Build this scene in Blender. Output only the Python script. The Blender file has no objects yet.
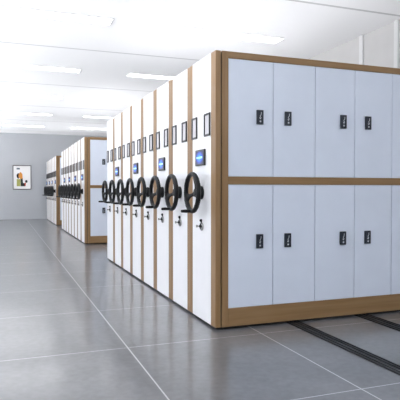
import bpy, bmesh, math, random
from mathutils import Matrix, Vector
random.seed(4)
C = bpy.context.scene.collection
P = .6324; D = .4393; H = 2.4
LEN = .1192 + 6*D + .06
FL = -.016; WALL_Y = 19.2; CEIL = 3.6; RIGHT_X = 3.52

# ------------------------------------------------------------------ materials
def lin(c):
    return tuple((v/255/12.92 if v/255 <= .04045 else ((v/255+.055)/1.055)**2.4) for v in c) + (1,)
def mat(name, col, rough=.5, metal=0, bump=0, bscale=60, var=0, vscale=(4, 4, 4), spec=.5, coat=0):
    m = bpy.data.materials.new(name); m.use_nodes = True
    nt = m.node_tree; b = nt.nodes['Principled BSDF']
    b.inputs['Base Color'].default_value = lin(col); b.inputs['Roughness'].default_value = rough
    b.inputs['Metallic'].default_value = metal; b.inputs['Specular IOR Level'].default_value = spec
    b.inputs['Coat Weight'].default_value = coat
    tc = nt.nodes.new('ShaderNodeTexCoord')
    if var:
        mp = nt.nodes.new('ShaderNodeMapping'); mp.inputs['Scale'].default_value = vscale
        nz = nt.nodes.new('ShaderNodeTexNoise'); nz.inputs['Scale'].default_value = 1; nz.inputs['Detail'].default_value = 6
        rp = nt.nodes.new('ShaderNodeValToRGB')
        rp.color_ramp.elements[0].position = .3; rp.color_ramp.elements[1].position = .7
        rp.color_ramp.elements[0].color = lin(tuple(max(0, v-var) for v in col))
        rp.color_ramp.elements[1].color = lin(tuple(min(255, v+var) for v in col))
        nt.links.new(tc.outputs['Object'], mp.inputs[0]); nt.links.new(mp.outputs[0], nz.inputs['Vector'])
        nt.links.new(nz.outputs['Fac'], rp.inputs[0]); nt.links.new(rp.outputs[0], b.inputs['Base Color'])
    if bump:
        n2 = nt.nodes.new('ShaderNodeTexNoise'); n2.inputs['Scale'].default_value = bscale
        bp = nt.nodes.new('ShaderNodeBump'); bp.inputs['Strength'].default_value = bump; bp.inputs['Distance'].default_value = .002
        nt.links.new(tc.outputs['Object'], n2.inputs['Vector']); nt.links.new(n2.outputs['Fac'], bp.inputs['Height'])
        nt.links.new(bp.outputs[0], b.inputs['Normal'])
    return m

M = {}
M['white'] = mat('white_enamel', (243, 243, 245), .35, bump=.04, bscale=200, var=2)
M['wood'] = mat('wood_trim', (144, 112, 74), .45, bump=.04, bscale=120, var=9, vscale=(22, 22, 1.4))
M['rail_wood'] = mat('wood_rail', (144, 112, 74), .45, bump=.08, bscale=120, var=9, vscale=(1.4, 22, 22))
M['door'] = mat('pale_blue_enamel', (222, 229, 241), .32, bump=.03, bscale=200, var=2)
M['dark'] = mat('dark_steel', (22, 21, 22), .5, var=4)
M['rubber'] = mat('black_bakelite', (9, 10, 13), .45, bump=.1, bscale=300, var=2, spec=.3)
M['frame'] = mat('black_plastic', (36, 36, 38), .4, var=3)
M['handle'] = mat('navy_black_plastic', (28, 34, 46), .35, var=3)
M['mark'] = mat('white_print', (205, 210, 215), .5, var=4)
M['paper'] = mat('label_paper', (206, 204, 208), .6, var=5)
M['chrome'] = mat('chrome', (170, 170, 168), .25, 1, var=5)
M['rail'] = mat('dark_rail_steel', (38, 39, 42), .42, .3, bump=.1, var=5)
M['wall'] = mat('grey_wall_paint', (188, 190, 193), .75, bump=.05, bscale=150, var=2, vscale=(1, 1, 1))
M['side_wall'] = mat('pale_wall_paint', (205, 204, 203), .8, bump=.05, bscale=150, var=2)
M['trimw'] = mat('white_trim_paint', (222, 222, 222), .6, var=2)
M['lampbody'] = mat('lamp_housing', (238, 238, 238), .5, var=2)

def emis(name, col, s):
    m = bpy.data.materials.new(name); m.use_nodes = True
    b = m.node_tree.nodes['Principled BSDF']
    b.inputs['Base Color'].default_value = lin((240, 240, 240))
    b.inputs['Emission Color'].default_value = lin(col); b.inputs['Emission Strength'].default_value = s
    return m
M['lamp'] = emis('lamp_diffuser', (252, 252, 255), 9.0)

def math_node(nt, op, a, b=None, c=None):
    n = nt.nodes.new('ShaderNodeMath'); n.operation = op
    for i, v in enumerate((a, b, c)):
        if v is None: continue
        if isinstance(v, (int, float)): n.inputs[i].default_value = v
        else: nt.links.new(v, n.inputs[i])
    return n.outputs[0]

def line_mask(nt, coord, off, period, width):
    f = math_node(nt, 'DIVIDE', math_node(nt, 'SUBTRACT', coord, off), period)
    f = math_node(nt, 'FRACT', math_node(nt, 'ADD', f, .5))
    f = math_node(nt, 'ABSOLUTE', math_node(nt, 'SUBTRACT', f, .5))
    return math_node(nt, 'LESS_THAN', f, width/period/2)

def floor_mat():
    m = bpy.data.materials.new('polished_grey_tile'); m.use_nodes = True
    nt = m.node_tree; b = nt.nodes['Principled BSDF']
    tc = nt.nodes.new('ShaderNodeTexCoord'); sp = nt.nodes.new('ShaderNodeSeparateXYZ')
    nt.links.new(tc.outputs['Object'], sp.inputs[0])
    lx = line_mask(nt, sp.outputs[0], -.82, 1.15, .009)
    ly = line_mask(nt, sp.outputs[1], -.22, 1.33, .007)
    ln = math_node(nt, 'MAXIMUM', lx, ly)
    n1 = nt.nodes.new('ShaderNodeTexNoise'); n1.inputs['Scale'].default_value = 1.3; n1.inputs['Detail'].default_value = 9; n1.inputs['Roughness'].default_value = .62
    n2 = nt.nodes.new('ShaderNodeTexNoise'); n2.inputs['Scale'].default_value = 22; n2.inputs['Detail'].default_value = 6
    for n in (n1, n2): nt.links.new(tc.outputs['Object'], n.inputs['Vector'])
    s = math_node(nt, 'ADD', math_node(nt, 'MULTIPLY', n1.outputs['Fac'], .65), math_node(nt, 'MULTIPLY', n2.outputs['Fac'], .35))
    rp = nt.nodes.new('ShaderNodeValToRGB')
    rp.color_ramp.elements[0].position = .32; rp.color_ramp.elements[0].color = lin(FLOOR_A)
    rp.color_ramp.elements[1].position = .68; rp.color_ramp.elements[1].color = lin(FLOOR_B)
    nt.links.new(s, rp.inputs[0])
    mx = nt.nodes.new('ShaderNodeMixRGB'); mx.inputs[2].default_value = lin((186, 186, 188))
    nt.links.new(ln, mx.inputs[0]); nt.links.new(rp.outputs[0], mx.inputs[1]); nt.links.new(mx.outputs[0], b.inputs['Base Color'])
    rr = math_node(nt, 'ADD', math_node(nt, 'MULTIPLY', n1.outputs['Fac'], .1), .29)
    nt.links.new(rr, b.inputs['Roughness'])
    b.inputs['Specular IOR Level'].default_value = .5
    b.inputs['Coat Weight'].default_value = .6; b.inputs['Coat Roughness'].default_value = .13
    return m
FLOOR_A = (80, 81, 84); FLOOR_B = (113, 114, 117)
M['floor'] = floor_mat()

def ceiling_mat():
    m = mat('white_ceiling_panels', (249, 249, 249), .8)
    nt = m.node_tree; b = nt.nodes['Principled BSDF']
    tc = nt.nodes.new('ShaderNodeTexCoord'); sp = nt.nodes.new('ShaderNodeSeparateXYZ')
    nt.links.new(tc.outputs['Object'], sp.inputs[0])
    ly = line_mask(nt, sp.outputs[1], 4.95, 3.28, .05)
    mx = nt.nodes.new('ShaderNodeMixRGB'); mx.inputs[1].default_value = lin((249, 249, 249)); mx.inputs[2].default_value = lin((205, 205, 205))
    nt.links.new(ly, mx.inputs[0]); nt.links.new(mx.outputs[0], b.inputs['Base Color'])
    return m
M['ceiling'] = ceiling_mat()

def screen_mat():
    m = bpy.data.materials.new('blue_screen'); m.use_nodes = True
    nt = m.node_tree; b = nt.nodes['Principled BSDF']
    b.inputs['Base Color'].default_value = lin((4, 8, 20)); b.inputs['Roughness'].default_value = .15
    tc = nt.nodes.new('ShaderNodeTexCoord'); sp = nt.nodes.new('ShaderNodeSeparateXYZ')
    nt.links.new(tc.outputs['Generated'], sp.inputs[0])
    u = math_node(nt, 'SUBTRACT', sp.outputs[1], .5); v = math_node(nt, 'SUBTRACT', sp.outputs[2], .5)
    d = math_node(nt, 'SQRT', math_node(nt, 'ADD', math_node(nt, 'MULTIPLY', u, u), math_node(nt, 'MULTIPLY', v, v)))
    rp = nt.nodes.new('ShaderNodeValToRGB'); e = rp.color_ramp.elements
    e[0].position = 0; e[0].color = lin((70, 180, 255)); e[1].position = .5; e[1].color = lin((8, 20, 70))
    x = e.new(.22); x.color = lin((20, 110, 240)); x = e.new(.34); x.color = lin((12, 60, 180))
    nt.links.new(d, rp.inputs[0])
    band = math_node(nt, 'MULTIPLY', math_node(nt, 'LESS_THAN', math_node(nt, 'ABSOLUTE', v), .07),
                     math_node(nt, 'LESS_THAN', math_node(nt, 'ABSOLUTE', u), .36))
    mx = nt.nodes.new('ShaderNodeMixRGB'); mx.inputs[2].default_value = lin((150, 235, 255))
    nt.links.new(band, mx.inputs[0]); nt.links.new(rp.outputs[0], mx.inputs[1])
    nt.links.new(mx.outputs[0], b.inputs['Emission Color']); b.inputs['Emission Strength'].default_value = 1.3
    return m
M['screen'] = screen_mat()

# ------------------------------------------------------------------ mesh helpers
def box(bm, a, b, bev=0, seg=2):
    r = bmesh.ops.create_cube(bm, size=1)['verts']
    s = [b[i]-a[i] for i in range(3)]; c = [(a[i]+b[i])/2 for i in range(3)]
    for v in r: v.co = Vector([v.co[i]*s[i]+c[i] for i in range(3)])
    if bev:
        es = list({e for v in r for e in v.link_edges})
        bmesh.ops.bevel(bm, geom=es, offset=bev, segments=seg, affect='EDGES', profile=.5)
def cyl(bm, p0, p1, r0, r1=None, n=20):
    r1 = r0 if r1 is None else r1
    p0, p1 = Vector(p0), Vector(p1); d = p1-p0
    mt = Matrix.Translation((p0+p1)/2) @ d.to_track_quat('Z', 'Y').to_matrix().to_4x4()
    bmesh.ops.create_cone(bm, cap_ends=True, segments=n, radius1=r0, radius2=r1, depth=d.length, matrix=mt)
def lathe(bm, prof, org, n=28):
    """profile of (offset along -X, radius) turned about the X axis through org"""
    rings = []
    for o, r in prof:
        rings.append([bm.verts.new((org[0]-o, org[1]+r*math.cos(2*math.pi*k/n), org[2]+r*math.sin(2*math.pi*k/n))) for k in range(n)])
    for a, b in zip(rings, rings[1:]):
        for k in range(n): bm.faces.new((a[k], a[(k+1) % n], b[(k+1) % n], b[k]))
    bm.faces.new(rings[0][::-1]); bm.faces.new(rings[-1])
def torus(bm, c, R_, r, n=48, k=12, grip=0):
    vs = []
    for i in range(n):
        t = 2*math.pi*i/n
        rr = r*(1+grip*math.cos(t*16))
        vs.append([bm.verts.new((c[0]+rr*1.1*math.sin(2*math.pi*j/k), c[1]+(R_+rr*math.cos(2*math.pi*j/k))*math.cos(t),
                                 c[2]+(R_+rr*math.cos(2*math.pi*j/k))*math.sin(t))) for j in range(k)])
    for i in range(n):
        for j in range(k):
            bm.faces.new((vs[i][j], vs[(i+1) % n][j], vs[(i+1) % n][(j+1) % k], vs[i][(j+1) % k]))
def obj(name, bm, m, parent=None, smooth=False, loc=(0, 0, 0)):
    bmesh.ops.recalc_face_normals(bm, faces=bm.faces)
    me = bpy.data.meshes.new(name); bm.to_mesh(me); bm.free()
    me.materials.append(m if not isinstance(m, str) else M[m])
    if smooth:
        for p_ in me.polygons: p_.use_smooth = True
        try: me.set_sharp_from_angle(angle=math.radians(40))
        except Exception: pass
    o = bpy.data.objects.new(name, me); C.objects.link(o); o.location = loc
    if parent: o.parent = parent
    return o
def mk(name, boxes, m, parent=None, bev=0, **k):
    bm = bmesh.new()
    for a, b in boxes: box(bm, a, b, bev)
    return obj(name, bm, m, parent, **k)
def thing(name, label, cat, loc=(0, 0, 0), group=None):
    o = bpy.data.objects.new(name, None); C.objects.link(o); o.location = loc; o.empty_display_size = .1
    tag(o, label, cat, group); return o
def tag(o, label, cat, group=None):
    o['label'] = label; o['category'] = cat
    if group: o['group'] = group
def struct(o): o['kind'] = 'structure'; return o

# ------------------------------------------------------------------ setting
struct(mk('floor', [((-6, -6, -.1), (RIGHT_X+.15, WALL_Y+.15, FL))], 'floor'))
struct(mk('ceiling', [((-6, -6, CEIL), (RIGHT_X+.15, WALL_Y+.15, CEIL+.1))], 'ceiling'))
struct(mk('wall_far', [((-6, WALL_Y, FL), (RIGHT_X, WALL_Y+.15, CEIL))], 'wall'))
struct(mk('wall_right', [((RIGHT_X, -6, FL), (RIGHT_X+.15, WALL_Y, CEIL))], 'side_wall'))
struct(mk('unseen_shade_wall', [((-6, -6, FL), (RIGHT_X, -5.85, 2.6))], 'wall'))  # unseen wall added behind the camera, height set to grade light on doors
struct(mk('trim_1', [((RIGHT_X-.025, 2.58, FL), (RIGHT_X, 2.66, CEIL))], 'trimw', bev=.004))
struct(mk('trim_2', [((RIGHT_X-.025, 1.80, FL), (RIGHT_X, 1.88, CEIL))], 'trimw', bev=.004))
struct(mk('baseboard_far', [((-6, WALL_Y-.012, FL), (RIGHT_X-.03, WALL_Y, .05))], 'wall'))

# ------------------------------------------------------------------ rails
def rail(x0, x1, label):
    t = thing('floor_rail', label, 'rail', ((x0+x1)/2, 0, FL), 'black steel tracks under the shelving')
    w = (x1-x0)/2
    mk('rail_bed', [((-w, -2.6, 0), (w, 18.9, .004))], 'rail', t)
    b = []
    for c in (-w+.006, -w*.36, w*.36, w-.006): b.append(((c-.006, -2.6, .004), (c+.006, 18.9, .011)))
    mk('rail_ridges', b, 'rail', t, bev=.001)
rail(.715, .835, 'black grooved floor rail nearer the handwheel fronts, running under the shelving')
rail(1.475, 1.61, 'black grooved floor rail at far right, running under the pale blue doors')

# ------------------------------------------------------------------ mobile shelving cabinet
def make_wheel(root):
    yc, zc = .338, 1.176
    R_ = .170; xo = -.094
    bm = bmesh.new(); torus(bm, (xo, yc, zc), R_, .0205, grip=.04)
    w = obj('handwheel', bm, 'rubber', root, True)
    bm = bmesh.new(); lathe(bm, [(0, .062), (.02, .062), (.03, .055), (.038, .046), (.062, .044), (.07, .036), (.073, .02), (.074, .002)], (-.0005, yc, zc))
    obj('hub', bm, 'rubber', w, True)
    for a in (343, 223, 103):
        t = math.radians(a); bm = bmesh.new()
        d = Vector((0, math.cos(t), math.sin(t))); n_ = Vector((0, -d.z, d.y)); X = Vector((1, 0, 0))
        secs = [(.02, -.055, .03, .012), (.07, -.066, .017, .010), (.115, -.08, .021, .010), (.145, -.084, .044, .012), (R_, xo, .066, .010)]
        prev = None
        for (r, x, hw, ht) in secs:
            c = Vector((x, yc, zc)) + d*r
            ring = [bm.verts.new(c+n_*hw*math.cos(q)+X*ht*math.sin(q)) for q in [2*math.pi*k/12 for k in range(12)]]
            if prev:
                for k in range(12): bm.faces.new((prev[k], prev[(k+1) % 12], ring[(k+1) % 12], ring[k]))
            else: bm.faces.new(ring)
            prev = ring
        bm.faces.new(prev)
        obj('spoke', bm, 'rubber', w, True)
    bm = bmesh.new(); org = (xo, yc-.01, zc-R_+.002)
    lathe(bm, [(0, .008), (.02, .009), (.024, .014), (.06, .0155), (.1, .0135), (.108, .012), (.112, .005)], org, 18)
    obj('crank_grip', bm, 'rubber', w, True)

def make_lock(root):
    yc, zc = .335, .868
    bm = bmesh.new(); lathe(bm, [(0, .038), (.01, .038), (.015, .033), (.014, .024), (.007, .021), (.006, .002)], (-.0005, yc-.008, zc-.004))
    k = obj('lock', bm, 'chrome', root, True); k['label'] = 'round chrome lock with a key in it'
    bm = bmesh.new(); lathe(bm, [(.004, .013), (.024, .012), (.028, .009), (.029, .002)], (0, yc-.002, zc)); obj('lock_barrel', bm, 'rubber', k, True)
    bm = bmesh.new(); box(bm, (-.042, yc-.003, zc-.006), (-.03, yc+.003, zc+.006), .001); box(bm, (-.058, yc-.003, zc-.011), (-.042, yc+.003, zc+.013), .003)
    obj('key', bm, 'chrome', k)
    bm = bmesh.new(); lathe(bm, [(0, .013), (.012, .013), (.018, .009), (.019, .002)], (-.0005, yc+.004, zc+.052), 18)
    box(bm, (-.012, yc-.006, zc+.02), (0, yc+.006, zc+.05), .002)
    obj('lock_catch', bm, 'rubber', k, True)

def make_plate(root, y0, y1):
    bm = bmesh.new(); z0, z1 = 1.682, 1.884; w = .017
    for a, b in [((y0, z0), (y0+w, z1)), ((y1-w, z0), (y1, z1)), ((y0+w, z0), (y1-w, z0+w)), ((y0+w, z1-w), (y1-w, z1))]:
        box(bm, (-.012, a[0], a[1]), (-.0003, b[0], b[1]), .002)
    f = obj('card_holder', bm, 'frame', root)
    mk('card', [((-.004, y0+w-.002, z0+w-.002), (-.0003, y1-w+.002, z1-w+.002))], 'paper', f)

def make_display(root):
    y0, y1, z0, z1 = .235, .475, 1.424, 1.572
    d = mk('display', [((-.016, y0, z0), (-.0003, y1, z1))], 'frame', root, bev=.005)
    s = mk('screen', [((-.018, y0+.018, z0+.013), (-.0155, y1-.018, z1-.013))], 'screen', d); s['label'] = 'glowing blue screen'

def make_handle(door, x, z, flip):
    h = mk('handle', [((x-.033, -.014, z-.063), (x+.033, .0035, z+.063))], 'handle', door, bev=.004)
    bm = bmesh.new()
    pts = [(-.008, -.004), (-.001, -.018), (.006, -.004), (-.003, .008), (.007, .024), (.009, .044)]
    for (a, b), (c, d) in zip(pts, pts[1:]):
        A, B = Vector((x+a, -.0152, z+b)), Vector((x+c, -.0152, z+d)); t = (B-A).normalized(); n = Vector((-t.z, 0, t.x))*.0024
        q = [bm.verts.new(v) for v in (A-n, A+n, B+n, B-n)]
        q2 = [bm.verts.new(v.co+Vector((0, .0014, 0))) for v in q]
        bm.faces.new(q); bm.faces.new(q2[::-1])
        for i in range(4): bm.faces.new((q[i], q[(i+1) % 4], q2[(i+1) % 4], q2[i]))
    box(bm, (x-.007, -.0152, z-.045), (x+.007, -.0138, z-.031))
    return h, bm

def make_cabinet(doors, display, last=False):
    t = bpy.data.objects.new('mobile_shelving_cabinet', None); C.objects.link(t); t.empty_display_size = .1
    yn = .112; yf = P-.004 if last else P-.046
    mk('front_panel', [((0, yn, .006), (.05, yf, H))], 'white', t, bev=.002)
    mk('edge_trim', [((-.0005, 0, .006), (.05, yn-.001, H))], 'wood', t, bev=.004)
    if not last: mk('edge_trim', [((.0, yf+.001, .006), (.05, P-.003, H))], 'wood', t, bev=.002)
    mk('gap_shade_fill', [((.0505, .012, .01), (.0595, P-.012, H-.012))], 'dark', t)  # dark strip, its colour stands in for shade in the open gap
    mk('plinth', [((.008, .010, -.0046), (LEN-.012, P-.012, .0055))], 'dark', t)
    if doors:
        mk('frame_post', [((.06, 0, .006), (.1192, .05, H))], 'wood', t, bev=.002)
        mk('frame_post', [((LEN-.06, 0, .006), (LEN, .05, H))], 'wood', t, bev=.002)
        rs = [((.1194, 0, .006), (LEN-.0602, .05, .1649)), ((.1194, 0, 1.2495), (LEN-.0602, .05, 1.3169)), ((.1194, 0, 2.3423), (LEN-.0602, .05, H))]
        for r in rs: mk('frame_rail', [r], 'rail_wood', t, bev=.002)
        mk('carcass', [((.0605, .0505, .0065), (LEN-.0005, P-.005, H-.001))], 'white', t)  # unseen top made white to bounce lamp light upward
        for (z0, z1) in ((.1649, 1.2495), (1.3169, 2.3423)):
            for k in range(6):
                x0 = .1192+k*D
                dr = mk('door', [((x0+.0026, .006, z0+.002), (x0+D-.0026, .03, z1-.002))], 'door', t, bev=.0022)
                zc = 1.845 if z0 > 1 else .745
                hx = x0+D-.137 if k % 2 == 0 else x0+.146
                h, bm = make_handle(dr, hx, zc, k)
                obj('emblem', bm, 'mark', h)['label'] = 'small white printed mark'
    else:
        mk('carcass', [((.06, .003, .006), (LEN, P-.004, H))], 'white', t, bev=.002)  # unseen tops made white to throw lamp light onto the ceiling
    make_plate(t, .118, .262); make_plate(t, .452, .592)
    if display: make_display(t)
    make_wheel(t); make_lock(t)
    return t

def copy_tree(o, parent=None):
    c = o.copy(); C.objects.link(c)
    if parent: c.parent = parent
    for ch in list(o.children): copy_tree(ch, c)
    return c

protos = {}
ordn = ['nearest', 'second', 'third', 'fourth', 'fifth', 'sixth', 'seventh', 'eighth']
groups = [(0, 8, 'near row', 'cabinets of the near row'), (7.7583, 8, 'middle row', 'cabinets of the middle row'),
          (14.5562, 7, 'far row', 'cabinets of the far row')]
for gi, (y0, n, rowname, grp) in enumerate(groups):
    for k in range(n):
        key = (k == 0, k % 2 == 0, k == n-1)
        if key in protos: t = copy_tree(protos[key])
        else: t = protos[key] = make_cabinet(*key)
        t.location = (0, y0+k*P, 0)
        scr = 'with screen' if k % 2 == 0 else 'without a screen'
        if k == 0:
                lab = {0: 'white cabinet with screen and long side of pale blue doors, nearest of the near row',
                   1: 'white cabinet with blue screen and doors facing the near row, nearest of middle row',
                   2: 'white cabinet with blue screen just behind the middle row, nearest of the far row'}[gi]
        elif k == n-1:
            lab = 'white-fronted cabinet %s, last at the far end of the %s' % (scr, rowname)
        else:
            lab = 'white-fronted cabinet %s, %s from the near end of the %s' % (scr, ordn[k], rowname)
        tag(t, lab, 'cabinet', grp)

# ------------------------------------------------------------------ ceiling lamps
place = ['first from the camera', 'second from the camera', 'third from the camera', 'fourth from the camera', 'last before the far wall']
def lamp(x0, x1, y, label):
    t = thing('ceiling_light', label, 'ceiling light', ((x0+x1)/2, y, CEIL), 'linear ceiling lights')
    w = (x1-x0)/2; h = .155
    mk('housing', [((-w, -h, -.012), (-w+.015, h, 0)), ((w-.015, -h, -.012), (w, h, 0)), ((-w+.015, -h, -.012), (w-.015, -h+.015, 0)), ((-w+.015, h-.015, -.012), (w-.015, h, 0))], 'lampbody', t)
    mk('diffuser', [((-w+.015, -h+.015, -.008), (w-.015, h-.015, -.001))], 'lamp', t)
for i in range(5):
    y = 3.3+i*3.28
    lamp(.72, 2.46, y, 'white linear ceiling light above the cabinet rows, %s' % place[i])
    lamp(-2.0, -.25, y, 'white linear ceiling light above the open aisle at left, %s' % place[i])
for y, w_ in ((0.02, 'over the near cabinet corner'), (-3.26, 'behind the camera')):
    lamp(.72, 2.46, y, 'white linear ceiling light out of view %s, right side' % w_)
    lamp(-2.0, -.25, y, 'white linear ceiling light out of view %s, left side' % w_)

# ------------------------------------------------------------------ framed picture
def picture():
    x0, x1, z0, z1 = -1.345, -.612, 1.24, 2.255
    t = thing('framed_picture', 'framed abstract picture with orange, black and olive shapes on far grey wall', 'picture', ((x0+x1)/2, WALL_Y, z0))
    w = (x1-x0)/2; h = z1-z0; f = .022
    fm = mat('picture_frame_brown', (84, 72, 68), .5, var=6)
    mk('picture_frame', [((-w, -.04, 0), (-w+f, -.001, h)), ((w-f, -.04, 0), (w, -.001, h)), ((-w+f, -.04, 0), (w-f, -.001, f)), ((-w+f, -.04, h-f), (w-f, -.001, h))], fm, t, bev=.004)
    pr = mk('print', [((-w+f, -.02, f), (w-f, -.002, h-f))], mat('print_paper', (250, 248, 246), .6, var=2), t)
    def S(px, py):   # 325 x 400 crop of the picture
        return (-w + (px-42)/(270-42)*2*w, h - (py-70)/(362-70)*h)
    def poly(name, pts, col, d=.0215):
        bm = bmesh.new()
        a = [bm.verts.new((S(*q)[0], -d, S(*q)[1])) for q in pts]; b = [bm.verts.new((v.co.x, -.0195, v.co.z)) for v in a]
        n = len(a); bm.faces.new(a); bm.faces.new(b[::-1])
        for i in range(n): bm.faces.new((a[i], a[(i+1) % n], b[(i+1) % n], b[i]))
        obj(name, bm, mat('ink_'+name, col, .6, var=5), pr)
    arc = lambda cx, cy, rx, ry, a0, a1, n=14: [(cx+rx*math.cos(math.radians(a0+(a1-a0)*i/n)), cy+ry*math.sin(math.radians(a0+(a1-a0)*i/n))) for i in range(n+1)]
    poly('caption_bar', [(90, 102), (130, 102), (130, 120), (90, 120)], (92, 104, 118))
    poly('black_disc', arc(118, 198, 30, 34, 90, 270), (24, 20, 26), .0213)
    poly('orange_shape', [(115, 175), (126, 162), (138, 150), (150, 162), (160, 178), (164, 228), (140, 236), (112, 212)], (226, 150, 62), .0217)
    poly('olive_block', [(90, 236), (136, 236), (136, 322), (90, 322)], (176, 174, 96), .0211)
    poly('dark_green_block', [(137, 228), (164, 228), (168, 285), (150, 322), (138, 322)], (38, 50, 44), .0214)
    poly('black_block', [(150, 285), (186, 285), (192, 322), (142, 322)], (20, 18, 22), .0219)
    poly('red_sliver', [(186, 285), (206, 275), (198, 322), (190, 322)], (196, 70, 52), .0212)
    poly('black_dot', arc(209, 264, 15, 17, 0, 360, 18)[:-1], (26, 22, 28), .0222)
picture()

# ------------------------------------------------------------------ light
LOW, HIGH = 10.0, 1.12
W = bpy.data.worlds.new('daylight'); bpy.context.scene.world = W; W.use_nodes = True
nt = W.node_tree; bg = nt.nodes['Background']
tc = nt.nodes.new('ShaderNodeTexCoord'); sp = nt.nodes.new('ShaderNodeSeparateXYZ'); nt.links.new(tc.outputs['Generated'], sp.inputs[0])
rp = nt.nodes.new('ShaderNodeValToRGB')       # brighter daylight on the aisle side (-X), dimmer bluish sky behind the camera
e = rp.color_ramp.elements
e[0].position = 0; e[0].color = (1, 1, 1, 1); e[1].position = 1; e[1].color = (.12, .14, .185, 1)
k = e.new(.16); k.color = (.8, .82, .86, 1); k = e.new(.34); k.color = (1.05, 1.14, 1.32, 1)
k = e.new(.6); k.color = (.95, 1.05, 1.22, 1)
mr = math_node(nt, 'ADD', math_node(nt, 'MULTIPLY', sp.outputs[0], .5), .5)
nt.links.new(mr, rp.inputs[0]); nt.links.new(rp.outputs[0], bg.inputs['Color'])
low = nt.nodes.new('ShaderNodeMapRange'); nt.links.new(sp.outputs[2], low.inputs[0])   # added glow from below the horizon, brightens the ceiling
low.inputs[1].default_value = -.36; low.inputs[2].default_value = -.12; low.inputs[3].default_value = LOW; low.inputs[4].default_value = HIGH
nt.links.new(low.outputs[0], bg.inputs['Strength'])

# ------------------------------------------------------------------ camera
cam = bpy.data.cameras.new('camera'); co = bpy.data.objects.new('camera', cam); C.objects.link(co)
F, yaw, pitch, roll = 526.0144, .3573007, -.0179755, -.0001
cam.sensor_width = 36; cam.sensor_fit = 'HORIZONTAL'; cam.lens = F/400*36; cam.clip_end = 200
fw = Vector((math.sin(yaw)*math.cos(pitch), math.cos(yaw)*math.cos(pitch), math.sin(pitch)))
r = fw.cross(Vector((0, 0, 1))).normalized(); u = r.cross(fw)
m = Matrix((r, u, -fw)).transposed().to_4x4(); m.translation = (-1.70915, -4.19403, 1.19536)
co.matrix_world = m
S = bpy.context.scene; S.camera = co
S.view_settings.view_transform = 'Standard'; S.view_settings.look = 'None'; S.view_settings.gamma = 1
S.view_settings.use_curve_mapping = False; S.view_settings.exposure = .1
